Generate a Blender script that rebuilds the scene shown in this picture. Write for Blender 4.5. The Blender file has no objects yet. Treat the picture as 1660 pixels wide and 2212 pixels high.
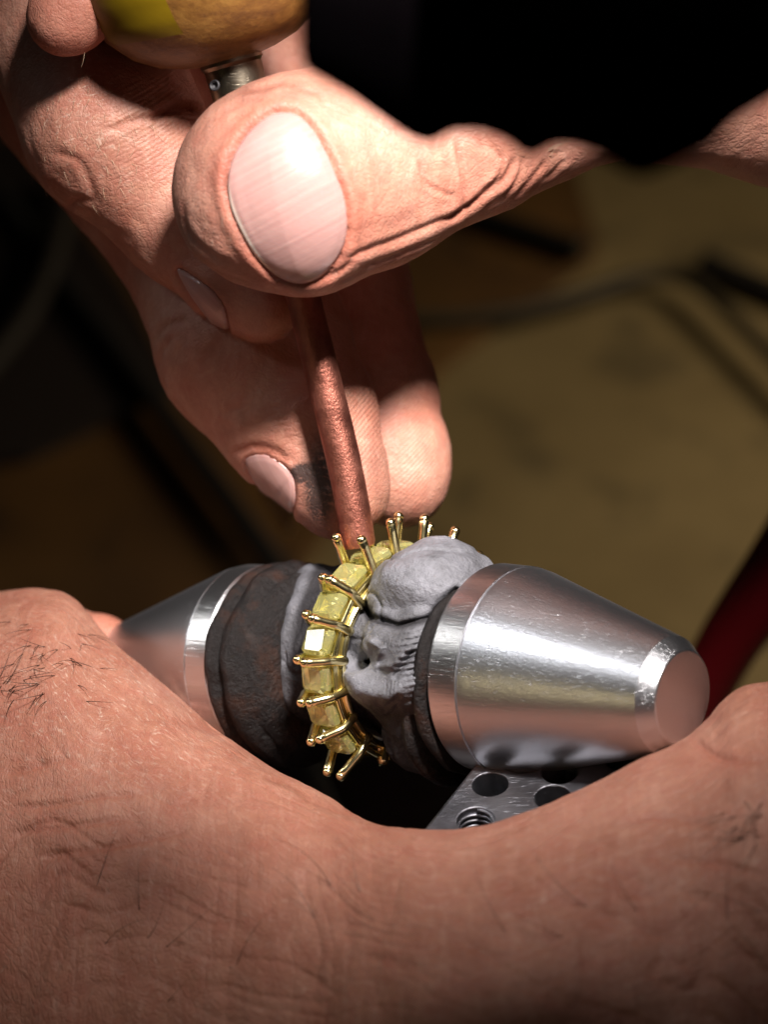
import bpy, bmesh, math, random
import numpy as np
from mathutils import Vector, Matrix
random.seed(7)
# ------------------------------------------------------------------ camera
# units: 1 = 1 cm.  "View frame": origin at the focus point, x right, y up, z to the lens.
D = 30.0; K = 250.0; CX, CY = 830.0, 1106.0
PITCH = math.radians(40)
sc = bpy.context.scene
sc.unit_settings.scale_length = 0.01
R = np.array(Matrix.Rotation(math.radians(90) - PITCH, 3, 'X'))
FOC = np.array([0., 0., 16.0])                      # focus point in the world, above the bench (z=0)
def W(p):                                           # view frame -> world
    return np.asarray(p, float) @ R.T + FOC
cam = bpy.data.cameras.new('camera'); camo = bpy.data.objects.new('camera', cam)
sc.collection.objects.link(camo); sc.camera = camo
camo.location = W([0, 0, D]); camo.rotation_euler = (math.radians(90) - PITCH, 0, 0)
cam.sensor_fit = 'VERTICAL'; cam.sensor_height = 24
cam.lens = 24 * D / (2212 / K)
cam.clip_start = 0.5; cam.clip_end = 1000
cam.dof.use_dof = True; cam.dof.focus_distance = D - 0.75
cam.dof.aperture_fstop = 1e-3 * cam.lens / (2 * 0.235)
# ------------------------------------------------------------------ light
w = bpy.data.worlds.new('World'); sc.world = w; w.use_nodes = True
w.node_tree.nodes['Background'].inputs[0].default_value = (0.9, 0.75, 0.6, 1)
w.node_tree.nodes['Background'].inputs[1].default_value = 0.006
def lamp(name, pos, target, power, size, spread, col, shape='DISK', sy=None):
    l = bpy.data.lights.new(name, 'AREA'); l.shape = shape; l.size = size
    if sy: l.size_y = sy
    l.energy = power; l.spread = math.radians(spread); l.color = col
    o = bpy.data.objects.new(name, l); sc.collection.objects.link(o)
    a, b = W(pos), W(target); o.location = a
    o.rotation_euler = Vector(b - a).to_track_quat('-Z', 'Y').to_euler()
    return o
lamp('bench_lamp_light', (3.5, 13.3, 18.6), (0.4, 1.3, 0.4), 600, 3.2, 30, (1.0, 0.94, 0.9))
lamp('left_lamp_light', (-11.6, 11.8, 11.6), (.8, -1.4, 1.2), 17, 2.8, 22, (0.95, 0.97, 1.0), 'RECTANGLE', 5.0)
lamp('warm_light', (-11.0, -4.6, 13.0), (1, -1.4, 1.4), 4.0, 6, 34, (1.0, 0.80, 0.42), 'RECTANGLE', .4)  # added strip lamp, makes the gold band mirrored in the right cone
lamp('side_light', (-17.0, 7.5, .5), (-.8, -1.2, 0), 9, 3, 20, (1.0, 0.98, 0.94), 'RECTANGLE', 4)
VW = lambda p: (np.array(p, float) - FOC) @ R       # world -> view frame
lamp('bench_fill_light', VW((21, 20, 15)), VW((4, 17, 0)), 950, 9, 96, (1.0, 0.82, 0.58))  # added unseen lamp to brighten the bench behind the hands
sc.view_settings.view_transform = 'Standard'; sc.view_settings.look = 'None'
sc.view_settings.exposure = 0; sc.view_settings.gamma = 1
sc.cycles.max_bounces = 10; sc.cycles.transmission_bounces = 8
sc.cycles.sample_clamp_indirect = 6
sc.cycles.caustics_reflective = True; sc.cycles.caustics_refractive = True

# ------------------------------------------------------------------ helpers
def P(px, py, z=0.0):                               # point seen at photo position px,py at depth z
    px = np.asarray(px, float); py = np.asarray(py, float); z = np.asarray(z, float)
    f = (D - z) / D
    return np.stack(np.broadcast_arrays((px - CX) / K * f, -(py - CY) / K * f, z), -1)
def to_px(p):
    f = K * D / (D - p[..., 2])
    return CX + p[..., 0] * f, CY - p[..., 1] * f
def bench_pt(px, py, h=0.0):
    a = W([0, 0, D]); d = W(P(px, py, 0)) - a
    t = (h - a[2]) / d[2]
    return a + d * t
def nrm(v):
    v = np.asarray(v, float); return v / np.linalg.norm(v)
rng = np.random.RandomState(5)
TAB = rng.rand(64, 64, 64).astype(np.float32) * 2 - 1
def vnoise(p, s=1.0, off=0):
    q = np.asarray(p, float) * s + off * 7.31 + 100.0
    i = np.floor(q).astype(int); f = q - i; f = f * f * (3 - 2 * f); i &= 63; j = (i + 1) & 63
    x0, y0, z0 = i[..., 0], i[..., 1], i[..., 2]; x1, y1, z1 = j[..., 0], j[..., 1], j[..., 2]
    fx, fy, fz = f[..., 0], f[..., 1], f[..., 2]
    a = TAB[x0, y0, z0] * (1 - fx) + TAB[x1, y0, z0] * fx
    b = TAB[x0, y1, z0] * (1 - fx) + TAB[x1, y1, z0] * fx
    c = TAB[x0, y0, z1] * (1 - fx) + TAB[x1, y0, z1] * fx
    d = TAB[x0, y1, z1] * (1 - fx) + TAB[x1, y1, z1] * fx
    return (a * (1 - fy) + b * fy) * (1 - fz) + (c * (1 - fy) + d * fy) * fz
def fbm(p, s, o=3, off=0):
    return sum(vnoise(p, s * 2 ** k, off + k) / 2 ** k for k in range(o))
def catmull(pts, n):
    pts = np.asarray(pts, float); m = len(pts); t = np.linspace(0, m - 1, n)
    i = np.clip(np.floor(t).astype(int), 0, m - 2); f = (t - i)[:, None]
    g = lambda k: pts[np.clip(k, 0, m - 1)]
    p0, p1, p2, p3 = g(i - 1), g(i), g(i + 1), g(i + 2)
    return 0.5 * (2 * p1 + (p2 - p0) * f + (2 * p0 - 5 * p1 + 4 * p2 - p3) * f ** 2 + (3 * p1 - p0 - 3 * p2 + p3) * f ** 3)
def polydist(px, py, pts):                          # distance in px to a polyline, and the place along it (0..1)
    best = np.full(px.shape, 1e9); tt = np.zeros(px.shape); n = len(pts) - 1
    for k in range(n):
        a, b = np.array(pts[k], float), np.array(pts[k + 1], float); ab = b - a
        t = np.clip(((px - a[0]) * ab[0] + (py - a[1]) * ab[1]) / (ab @ ab), 0, 1)
        d = np.hypot(px - a[0] - t * ab[0], py - a[1] - t * ab[1])
        m = d < best; best = np.where(m, d, best); tt = np.where(m, (k + t) / n, tt)
    return best, tt
def root(name, label, cat, at, group=None):         # Empty at a view-frame point
    o = bpy.data.objects.new(name, None); sc.collection.objects.link(o)
    o.empty_display_size = .3
    o.location = W(at); o['label'] = label; o['category'] = cat
    if group: o['group'] = group
    return o
def mesh_obj(name, v, f, mat, parent=None, smooth=True, world=False, label=None, attrs=None, loc=None):
    """v: view-frame points (or world points if world)"""
    v = np.asarray(v, float); vw = v if world else W(v)
    me = bpy.data.meshes.new(name)
    o = bpy.data.objects.new(name, me); sc.collection.objects.link(o)
    if parent is not None:
        o.parent = parent; base = np.array(parent.location)
        if parent.parent: base = base + np.array(parent.parent.location)
        if loc is not None:
            o.location = loc - base; base = np.array(loc)
    else:
        base = vw.mean(0) if loc is None else np.array(loc); o.location = base
    vw = vw - base
    if isinstance(f, np.ndarray):
        k = f.shape[1]; nf = len(f)
        me.vertices.add(len(vw)); me.vertices.foreach_set('co', vw.astype(np.float32).ravel())
        me.loops.add(nf * k); me.loops.foreach_set('vertex_index', f.astype(np.int32).ravel())
        me.polygons.add(nf); me.polygons.foreach_set('loop_start', np.arange(0, nf * k, k, dtype=np.int32))
        me.update(calc_edges=True)
    else:
        me.from_pydata([tuple(x) for x in vw], [], [tuple(x) for x in f])
    if smooth: me.polygons.foreach_set('use_smooth', [True] * len(me.polygons))
    for k, a in (attrs or {}).items():
        a = np.asarray(a, np.float32)
        if a.ndim == 1:
            at = me.attributes.new(k, 'FLOAT', 'POINT'); at.data.foreach_set('value', a)
        else:
            at = me.attributes.new(k, 'FLOAT_VECTOR', 'POINT'); at.data.foreach_set('vector', a.ravel())
    me.materials.append(mat); me.validate(); me.update()
    if label: o['label'] = label
    return o
def tag(o, label, cat, group=None, kind=None):
    if label: o['label'] = label
    if cat: o['category'] = cat
    if group: o['group'] = group
    if kind: o['kind'] = kind
    return o
def frame_of(d, up=(0, 1, 0)):
    d = nrm(d); u = np.asarray(up, float); u = nrm(u - d * (u @ d)); return d, u, np.cross(d, u)
def tube(pts, rad, n=12, cap=True, rough=0.0, seed=0):
    pts = np.asarray(pts, float); m = len(pts); rad = np.broadcast_to(rad, (m,))
    tan = np.gradient(pts, axis=0); V = []; u = None
    for i in range(m):
        d = nrm(tan[i])
        if u is None: u = frame_of(d, (0.31, .9, .2))[1]
        u = nrm(u - d * (u @ d)); v = np.cross(d, u)
        a = np.arange(n) / n * 2 * math.pi
        V.append(pts[i] + rad[i] * (np.cos(a)[:, None] * u + np.sin(a)[:, None] * v))
    V = np.concatenate(V)
    if rough: V = V + rough * vnoise(V, 6, seed)[:, None] * nrm(pts[-1] - pts[0])[None, ::-1]
    F = [(i * n + j, i * n + (j + 1) % n, (i + 1) * n + (j + 1) % n, (i + 1) * n + j) for i in range(m - 1) for j in range(n)]
    if cap: F += [tuple(range(n))[::-1], tuple((m - 1) * n + j for j in range(n))]
    return V, F
def lathe(c, axis, prof, n=96, cap=True, up=(0, 1, 0)):   # prof: (t, r) along the axis
    d, u, v = frame_of(axis, up); a = np.arange(n) / n * 2 * math.pi
    ring = np.cos(a)[:, None] * u + np.sin(a)[:, None] * v
    V = np.concatenate([np.asarray(c) + t * d + r * ring for t, r in prof]); m = len(prof)
    F = [(i * n + j, i * n + (j + 1) % n, (i + 1) * n + (j + 1) % n, (i + 1) * n + j) for i in range(m - 1) for j in range(n)]
    if cap: F += [tuple(range(n))[::-1], tuple((m - 1) * n + j for j in range(n))]
    return V, F
def join(parts):
    V, F, k = [], [], 0
    for v, f in parts:
        V.append(v); F += [tuple(i + k for i in q) for q in f]; k += len(v)
    return np.concatenate(V), F
def sharp(o, deg=32):
    me = o.data; bm = bmesh.new(); bm.from_mesh(me)
    for e in bm.edges:
        e.smooth = not (len(e.link_faces) == 2 and e.calc_face_angle(0) > math.radians(deg))
    bm.to_mesh(me); bm.free(); return o
def grid_faces(nu, nv):
    i, j = np.meshgrid(np.arange(nu - 1), np.arange(nv - 1), indexing='ij'); a = (i * nv + j).ravel()
    return np.stack([a, a + nv, a + nv + 1, a + 1], 1)
# signed distance fields, meshed with surface nets
def smin(a, b, k):
    h = np.clip(0.5 + 0.5 * (b - a) / k, 0, 1); return b * (1 - h) + a * h - k * h * (1 - h)
def cone_d(p, a, b, ra, rb, zs=1.0):
    s = np.array([1, 1, zs]); ab = (b - a) * s; q = (p - a) * s
    t = np.clip((q @ ab) / (ab @ ab), 0, 1)
    return np.linalg.norm(q - t[..., None] * ab, axis=-1) - (ra + (rb - ra) * t)
def chain(px_pts):                                   # (px, py, z, radius px)
    P3 = [P(x, y, z) for x, y, z, r in px_pts]; Rr = [r / K * (D - z) / D for x, y, z, r in px_pts]
    return P3, Rr
def surface(sdf, lo, hi, h, newton=3):
    lo, hi = np.array(lo, float), np.array(hi, float)
    B = 8; n = (np.ceil((hi - lo) / (h * B)).astype(int)) * B
    c = n // B
    g = np.stack(np.meshgrid(*[(np.arange(c[i]) + .5) * h * B + lo[i] for i in range(3)], indexing='ij'), -1).reshape(-1, 3)
    dc = sdf(g); act = np.abs(dc) < h * B * 1.6 + .05
    F = np.repeat(np.repeat(np.repeat(np.where(dc < 0, -1., 1.).reshape(c).astype(np.float32), B, 0), B, 1), B, 2)
    idx = np.nonzero(act)[0]; ci = np.stack(np.unravel_index(idx, c), -1)
    sub = np.stack(np.meshgrid(*[np.arange(B)] * 3, indexing='ij'), -1).reshape(-1, 3)
    for k in range(0, len(ci), 2000):
        ii = (ci[k:k + 2000, None] * B + sub[None]).reshape(-1, 3)
        F[ii[:, 0], ii[:, 1], ii[:, 2]] = sdf(lo + ii * h)
    S = F < 0
    A = np.zeros(np.array(F.shape) - 1, np.int8)
    for dx in (0, 1):
        for dy in (0, 1):
            for dz in (0, 1):
                A += S[dx:S.shape[0] - 1 + dx, dy:S.shape[1] - 1 + dy, dz:S.shape[2] - 1 + dz]
    cells = np.argwhere((A > 0) & (A < 8))
    acc = np.zeros((len(cells), 3)); cnt = np.zeros(len(cells))
    cor = [(x, y, z) for x in (0, 1) for y in (0, 1) for z in (0, 1)]
    for a in cor:
        for ax in range(3):
            if a[ax]: continue
            b = list(a); b[ax] = 1
            fa = F[tuple((cells + a).T)]; fb = F[tuple((cells + b).T)]
            m = (fa < 0) != (fb < 0); t = np.where(m, fa / np.where(m, fa - fb, 1), 0)
            q = np.array(a)[None] + t[:, None] * (np.array(b) - a)[None]
            acc += np.where(m[:, None], q, 0); cnt += m
    V = lo + (cells + acc / cnt[:, None]) * h
    vid = np.full(A.shape, -1, np.int32); vid[tuple(cells.T)] = np.arange(len(cells))
    Q = []
    for ax in range(3):
        s0 = np.take(S, range(S.shape[ax] - 1), ax); s1 = np.take(S, range(1, S.shape[ax]), ax)
        e = np.argwhere(s0 != s1); o1, o2 = (ax + 1) % 3, (ax + 2) % 3
        ok = np.all((e[:, [o1, o2]] >= 1) & (e[:, [o1, o2]] < np.array(A.shape)[[o1, o2]]), 1); e = e[ok]
        flip = s0[tuple(e.T)]
        q = []
        for d1, d2 in ((-1, -1), (0, -1), (0, 0), (-1, 0)):
            m = e.copy(); m[:, o1] += d1; m[:, o2] += d2; q.append(vid[tuple(m.T)])
        q = np.stack(q, 1); q[~flip] = q[~flip][:, ::-1]; Q.append(q[(q >= 0).all(1)])
    Q = np.concatenate(Q)
    e = h * .5
    for _ in range(newton):
        f0 = sdf(V); G = grad(sdf, V, e); V = V - np.clip(f0, -h, h)[:, None] * G
    return V, Q, grad(sdf, V, e)
def grad(sdf, V, e):
    G = np.stack([sdf(V + np.eye(3)[i] * e) - sdf(V - np.eye(3)[i] * e) for i in range(3)], -1)
    return G / np.maximum(np.linalg.norm(G, axis=-1, keepdims=True), 1e-9)
def march(sdf, px, py, z0=4.0, n=70):                 # first hit of the view rays through px,py
    z = np.full(px.shape, z0)
    for _ in range(n): z = z - np.clip(sdf(P(px, py, z)), -.2, .3) * .8
    return P(px, py, z)

# ------------------------------------------------------------------ materials
class N:
    def __init__(s, name):
        s.m = bpy.data.materials.new(name); s.m.use_nodes = True; s.t = s.m.node_tree
        s.b = s.t.nodes['Principled BSDF']; s.out = s.t.nodes['Material Output']
    def n(s, typ, **kw):
        x = s.t.nodes.new('ShaderNode' + typ)
        for k, v in kw.items(): setattr(x, k, v)
        return x
    def L(s, a, b): s.t.links.new(a, b)
    def set(s, **kw):
        for k, v in kw.items():
            i = s.b.inputs[k.replace('_', ' ')]
            if hasattr(v, 'is_linked'): s.L(v, i)
            else: i.default_value = v
    def co(s): return s.n('TexCoord').outputs['Object']
    def attr(s, name, out='Fac'): x = s.n('Attribute'); x.attribute_name = name; return x.outputs[out]
    def map(s, vec, sc_=(1, 1, 1), rot=(0, 0, 0)):
        x = s.n('Mapping'); s.L(vec, x.inputs[0]); x.inputs['Scale'].default_value = sc_; x.inputs['Rotation'].default_value = rot
        return x.outputs[0]
    def noise(s, vec, scale, detail=3, rough=.5, dist=0, out='Fac'):
        x = s.n('TexNoise'); s.L(vec, x.inputs['Vector']); x.inputs['Scale'].default_value = scale
        x.inputs['Detail'].default_value = detail; x.inputs['Roughness'].default_value = rough; x.inputs['Distortion'].default_value = dist
        return x.outputs[out]
    def vor(s, vec, scale, feature='DISTANCE_TO_EDGE'):
        x = s.n('TexVoronoi', feature=feature); s.L(vec, x.inputs['Vector']); x.inputs['Scale'].default_value = scale
        return x.outputs['Distance']
    def math(s, op, a, b=None, c=None, clamp=False):
        x = s.n('Math', operation=op); x.use_clamp = clamp
        for i, v in enumerate((a, b, c)):
            if v is None: continue
            if hasattr(v, 'is_linked'): s.L(v, x.inputs[i])
            else: x.inputs[i].default_value = v
        return x.outputs[0]
    def ramp(s, fac, stops):
        x = s.n('ValToRGB'); s.L(fac, x.inputs[0]); r = x.color_ramp
        while len(r.elements) < len(stops): r.elements.new(.5)
        for e, (p, c) in zip(r.elements, stops):
            e.position = p; e.color = tuple(c) + (1,) if not isinstance(c, (int, float)) else (c, c, c, 1)
        return x.outputs[0]
    def mix(s, fac, a, b, typ='MIX'):
        x = s.n('Mix', data_type='RGBA', blend_type=typ)
        for i, v in ((0, fac), (6, a), (7, b)):
            if hasattr(v, 'is_linked'): s.L(v, x.inputs[i])
            else: x.inputs[i].default_value = v if i == 0 else tuple(v) + (1,)
        return x.outputs[2]
    def bump(s, h, strength=.5, dist=.01, normal=None):
        x = s.n('Bump'); s.L(h, x.inputs['Height']); x.inputs['Strength'].default_value = strength
        x.inputs['Distance'].default_value = dist
        if normal is not None: s.L(normal, x.inputs['Normal'])
        return x.outputs[0]
def simple(name, col, rough=.5, metal=0., bump=0, bs=20, bd=.01, var=0.0, **kw):
    M = N(name); c = M.co(); M.set(Metallic=metal, Roughness=rough, **kw)
    if var:
        f = M.noise(c, bs * .35, 4); d = tuple(x * (1 - var) for x in col)
        M.set(Base_Color=M.ramp(f, [(.35, d), (.65, col)]))
    else: M.set(Base_Color=tuple(col) + (1,))
    if bump: M.set(Normal=M.bump(M.noise(c, bs, 5, .6), bump, bd))
    return M.m
def skin(name, base, deep, fine=1.0, uvattr=False, sss=.08):
    M = N(name); c = M.co()
    warp = M.n('MixRGB'); 
    q = M.attr('suv', 'Vector') if uvattr else c
    jit = M.n('VectorMath', operation='MULTIPLY_ADD'); nz = M.n('TexNoise'); M.L(q, nz.inputs['Vector']); nz.inputs['Scale'].default_value = 3.0
    M.L(nz.outputs['Color'], jit.inputs[0]); jit.inputs[1].default_value = (.22, .22, .22); M.L(q, jit.inputs[2]); qj = jit.outputs[0]
    mott = M.noise(c, 1.3, 4, .6); mott2 = M.noise(c, 9, 4, .65)
    col = M.ramp(mott, [(.32, deep), (.62, base)])
    col = M.mix(M.math('MULTIPLY', M.ramp(mott2, [(.42, 0.), (.72, 1.)]), .38), col, (min(base[0] * 1.18, 1), base[1] * 1.18, base[2] * 1.05))
    col = M.mix(M.math('MULTIPLY', M.ramp(M.noise(c, 3.6, 5, .7, .6), [(.46, 0.), (.66, 1.)]), .38), col, (base[0] * .88, base[1] * .58, base[2] * .58))
    # skin furrows: a cell net at two sizes, stretched
    v1 = M.vor(M.map(qj, (1, 1.7, 1)), 12); v2 = M.vor(M.map(qj, (1.5, 1, 1.2), (0, 0, .5)), 26)
    f1 = M.math('MULTIPLY', v1, 5.0, clamp=True); f2 = M.math('MULTIPLY', v2, 4.0, clamp=True)
    s1 = M.noise(M.map(qj, (.8, 9, 1), (0, 0, .12)), 2.6, 3, .6); s2 = M.noise(M.map(qj, (10, .7, 1), (0, 0, .1)), 2.2, 3, .55)
    grain = M.noise(c, 55, 3, .6)
    h = M.math('MULTIPLY_ADD', f1, .35, M.math('MULTIPLY', f2, .3))
    h = M.math('ADD', h, M.math('MULTIPLY_ADD', s1, .8, M.math('MULTIPLY', s2, .5)))
    h = M.math('MULTIPLY_ADD', grain, .55, h)
    ph = M.math('SINE', M.attr('phase')); rd = M.attr('ridge')
    h = M.math('MULTIPLY_ADD', M.math('MULTIPLY', ph, rd), .55, h)
    cr = M.attr('crease')
    h = M.math('MULTIPLY_ADD', cr, -1.6, h)
    # colour in the furrows and flaky light patches
    ln = M.ramp(M.noise(M.map(qj, (9, .9, 1), (0, 0, .06)), 1.5, 2, .5), [(.56, 0.), (.64, 1.)]); ln2 = M.ramp(M.noise(M.map(qj, (.9, 10, 1), (0, 0, -.1)), 1.5, 2, .5), [(.57, 0.), (.65, 1.)])
    col = M.mix(M.math('MULTIPLY', M.math('ADD', ln, ln2), .08), col, (.80, .52, .40))
    col = M.mix(M.math('MULTIPLY', M.math('SUBTRACT', 1.0, f1, clamp=True), .16), col, deep)
    dry = M.math('MULTIPLY', M.ramp(M.noise(M.map(qj, (3, 11, 3)), 3.2, 5, .7), [(.55, 0.), (.7, 1.)]), M.math('MULTIPLY_ADD', M.attr('dry'), .55, .06))
    col = M.mix(dry, col, (.78, .62, .50))
    col = M.mix(M.math('MULTIPLY', cr, .55), col, (.25, .055, .03))
    col = M.mix(M.math('MULTIPLY', M.attr('red'), .4), col, (.50, .13, .08))
    spk = M.math('MULTIPLY', M.attr('dirt'), M.ramp(M.noise(M.map(qj, (2, 6, 3)), 8, 5, .75), [(.22, 0.), (.52, 1.)]))
    col = M.mix(M.math('MINIMUM', spk, .93), col, (.02, .016, .016))
    M.set(Base_Color=col, Roughness=M.math('MULTIPLY_ADD', grain, .3, .36), Normal=M.bump(h, .5 * fine, .013),
          Subsurface_Weight=sss, Subsurface_Scale=.12)
    M.b.inputs['Subsurface Radius'].default_value = (1.0, .32, .16)
    M.b.inputs['Specular IOR Level'].default_value = .42
    return M.m
def steel(name, col=(.60, .60, .63), rough=.2, scratch=.5, axis=None, dark=0.0):
    M = N(name); c = M.co()
    q = M.map(c, (1, 1, 1), axis or (0, 0, 0))
    a = M.noise(M.map(q, (1.3, 55, 55)), 1.6, 2, .5); b = M.noise(M.map(q, (2.2, 50, 50), (0.0, .3, .35)), 1.3, 2, .5)
    sc1 = M.ramp(M.noise(M.map(q, (1.6, 60, 60), (.1, .2, .3)), 1.1, 1, .4), [(.64, 0.), (.68, 1.)])
    sc2 = M.ramp(M.noise(M.map(q, (1.8, 60, 50), (.3, -.3, -.8)), 1.2, 1, .4), [(.66, 0.), (.70, 1.)])
    ss = M.math('ADD', sc1, sc2)
    h = M.math('ADD', M.math('MULTIPLY', a, .5), M.math('MULTIPLY', b, .35)); h = M.math('MULTIPLY_ADD', ss, -.27, h)
    bl = M.noise(c, 2.5, 4, .6)
    M.set(Base_Color=M.ramp(bl, [(.3, tuple(x * (1 - dark) for x in col)), (.7, col)]), Metallic=1.,
          Roughness=M.math('MULTIPLY_ADD', M.noise(q, 30, 4, .7), .04, rough - .01), Normal=M.bump(h, scratch, .0035))
    return M.m
m_skin = skin('skin_working_hand', (.50, .245, .178), (.36, .135, .09))
m_skin2 = skin('skin_holding_hand', (.43, .20, .138), (.31, .118, .075), fine=1.25, uvattr=True)
def nail_mat():
    M = N('nail'); c = M.attr('nuv', 'Vector')
    sep = M.n('SeparateXYZ'); M.L(c, sep.inputs[0])
    lines = M.noise(M.map(c, (.12, 3.2, 1)), 1.6, 3, .6)
    col = M.ramp(lines, [(.3, (.40, .215, .195)), (.7, (.48, .28, .25))])
    edge = M.ramp(M.attr('free'), [(.72, 0.), (.86, .8)])
    col = M.mix(edge, col, (.86, .74, .62))
    M.set(Base_Color=col, Roughness=.3, Subsurface_Weight=.12, Subsurface_Scale=.1, Normal=M.bump(M.math('MULTIPLY_ADD', M.noise(c, 3, 3), .6, lines), .35, .012))
    M.b.inputs['Specular IOR Level'].default_value = .5
    return M.m
m_nail = nail_mat()
eul = tuple(Vector(tuple(nrm((.80, -.04, .60)) @ R.T)).rotation_difference(Vector((1, 0, 0))).to_euler())
m_steel = steel('brushed_steel', rough=.32, scratch=.7, axis=eul)
m_steel_d = steel('plate_steel', (.30, .30, .33), rough=.42, scratch=1.0, dark=.6)
m_band = steel('ground_steel', (.66, .66, .68), rough=.3, scratch=.6, axis=eul)
m_gold = simple('yellow_gold', (1.0, .87, .46), .2, 1., bump=.25, bs=30, bd=.004)
def copper():
    M = N('copper'); c = M.co()
    h = M.noise(M.map(c, (1, 1, 1)), 22, 6, .75); k = M.vor(M.map(c, (2.2, 2.2, .6)), 17)
    bl = M.noise(c, 5, 5, .7); sp = M.ramp(M.noise(c, 40, 2, .5), [(.72, 0.), (.86, .8)])
    col = M.ramp(bl, [(.3, (.36, .12, .085)), (.62, (.56, .21, .15)), (.85, (.66, .31, .23))])
    M.set(Base_Color=M.mix(sp, col, (.12, .05, .05)), Metallic=.95, Roughness=M.math('MULTIPLY_ADD', bl, .3, .28),
          Normal=M.bump(M.math('MULTIPLY_ADD', k, .6, h), .6, .010))
    return M.m
m_copper = copper()
def putty():
    M = N('grey_setting_putty'); c = M.co(); a = M.noise(c, 3.0, 5, .65); b = M.noise(c, 24, 5, .7)
    col = M.ramp(a, [(.3, (.065, .063, .068)), (.5, (.14, .138, .153)), (.7, (.21, .207, .232))])
    sp = M.ramp(M.noise(M.map(c, (9, 4, 14)), 3, 3, .6), [(.64, 0.), (.72, 1.)])
    col = M.mix(M.math('MULTIPLY', sp, .55), col, (.10, .085, .075))
    col = M.mix(M.math('MULTIPLY', M.attr('painted_shade'), .85), col, (.012, .010, .010))  # goes near black where shade is painted into the putty
    M.set(Base_Color=col, Roughness=.5, Normal=M.bump(M.math('MULTIPLY_ADD', a, 1.6, b), .8, .022))
    M.L(M.math('MULTIPLY_ADD', M.attr('painted_shade'), -.35, .45), M.b.inputs['Specular IOR Level'])
    return M.m
m_putty = putty()
def leather():
    M = N('worn_leather'); c = M.co(); a = M.noise(c, 3.5, 6, .7); b = M.noise(c, 20, 6, .75)
    rust = M.ramp(M.noise(c, 2.2, 5, .7), [(.5, 0.), (.68, 1.)])
    col = M.ramp(a, [(.3, (.004, .003, .003)), (.6, (.010, .0065, .006)), (.8, (.04, .027, .023))])
    col = M.mix(M.math('MULTIPLY', rust, .8), col, (.042, .014, .006))
    M.set(Base_Color=col, Roughness=M.ramp(b, [(.35, .35), (.65, .7)]), Normal=M.bump(M.math('MULTIPLY_ADD', a, 2.0, b), .9, .03)); M.b.inputs['Specular IOR Level'].default_value = .35; return M.m
m_leather = leather()
m_iron = simple('dark_iron', (.035, .032, .035), .55, .3, bump=.4, bs=8, bd=.02)
def stone_mat():
    M = N('yellow_gemstone'); c = M.co()
    cl = M.noise(c, 7, 5, .7); col = M.ramp(cl, [(.3, (1.0, .93, .30)), (.7, (1.0, .98, .52))])
    M.set(Base_Color=col, Roughness=.02, IOR=1.95, Transmission_Weight=.84); return M.m
m_stone = stone_mat()
def wood():
    M = N('handle_wood'); c = M.co(); a = M.noise(M.map(c, (1.2, 1.2, 2.0)), 3, 6, .7); b = M.noise(c, 16, 5, .7)
    col = M.ramp(a, [(.28, (.09, .032, .010)), (.5, (.22, .10, .022)), (.75, (.33, .17, .04))])
    col = M.mix(M.ramp(M.noise(c, 11, 5, .8), [(.55, 0.), (.8, .8)]), col, (.10, .045, .02))
    M.set(Base_Color=col, Roughness=.42, Normal=M.bump(b, .4, .02)); return M.m
m_wood = wood()
m_tape = simple('yellow_tape', (.22, .14, .002), .5, bump=.2, bs=6)
m_hair = simple('dark_hair', (.045, .022, .014), .4)
m_palehair = simple('pale_hair', (.5, .36, .24), .4)
m_cloth = simple('black_cloth', (.0022, .0016, .002), .95, bump=.5, bs=12, bd=.03)
m_cloth.node_tree.nodes['Principled BSDF'].inputs['Specular IOR Level'].default_value = 0
m_rubber = simple('black_rubber', (.04, .03, .016), .6)
m_black = simple('dull_black', (.006, .004, .003), .9)
m_red = simple('red_grip', (.13, .003, .006), .4, bump=.2, bs=5)

# ------------------------------------------------------------------ bench and what lies on it
def bench_mat(name, stops, sp_col, sc_=.35):
    M = N(name); c = M.co(); a = M.noise(c, sc_, 6, .65); b = M.noise(c, 1.6, 5, .6)
    col = M.ramp(a, stops)
    blot = M.ramp(M.noise(c, .62, 3, .5), [(.55, 0.), (.66, 1.)])
    col = M.mix(M.math('MULTIPLY', blot, .5), col, sp_col)
    M.set(Base_Color=M.mix(M.math('MULTIPLY', b, .25), col, sp_col), Roughness=.65, Normal=M.bump(b, .3, .05)); return M.m
m_bench = bench_mat('bench_top', [(.3, (.19, .135, .055)), (.7, (.27, .20, .09))], (.05, .04, .02))
m_board = bench_mat('dark_board', [(.3, (.06, .026, .005)), (.7, (.15, .07, .013))], (.012, .005, .003), .22)
bx = np.array([[-90, -60, 0], [90, -60, 0], [90, 140, 0], [-90, 140, 0]], float)
tag(mesh_obj('workbench', bx, [(0, 1, 2, 3)], m_bench, world=True, smooth=False), None, None, kind='structure')
def slab(name, poly, h0, h1, mat, label, cat):
    b = [bench_pt(x, y, h0) for x, y in poly]; t = [np.array([p[0], p[1], h1]) for p in b]; n = len(poly)
    if sum(b[i][0] * b[(i + 1) % n][1] - b[(i + 1) % n][0] * b[i][1] for i in range(n)) < 0: b.reverse(); t.reverse()
    F = [tuple(range(n))[::-1], tuple(range(n, 2 * n))] + [(i, (i + 1) % n, n + (i + 1) % n, n + i) for i in range(n)]
    return tag(mesh_obj(name, np.array(b + t), F, mat, world=True, smooth=False), label, cat)
slab('wooden_board', [(-900, 2400), (560, 2400), (640, 1250), (960, 800), (1290, 560), (1240, 380), (1100, -300), (-900, -300)], .01, .35, m_board,
     'dark brown blurred board covering the left of the bench behind the fingers', 'board')
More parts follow.
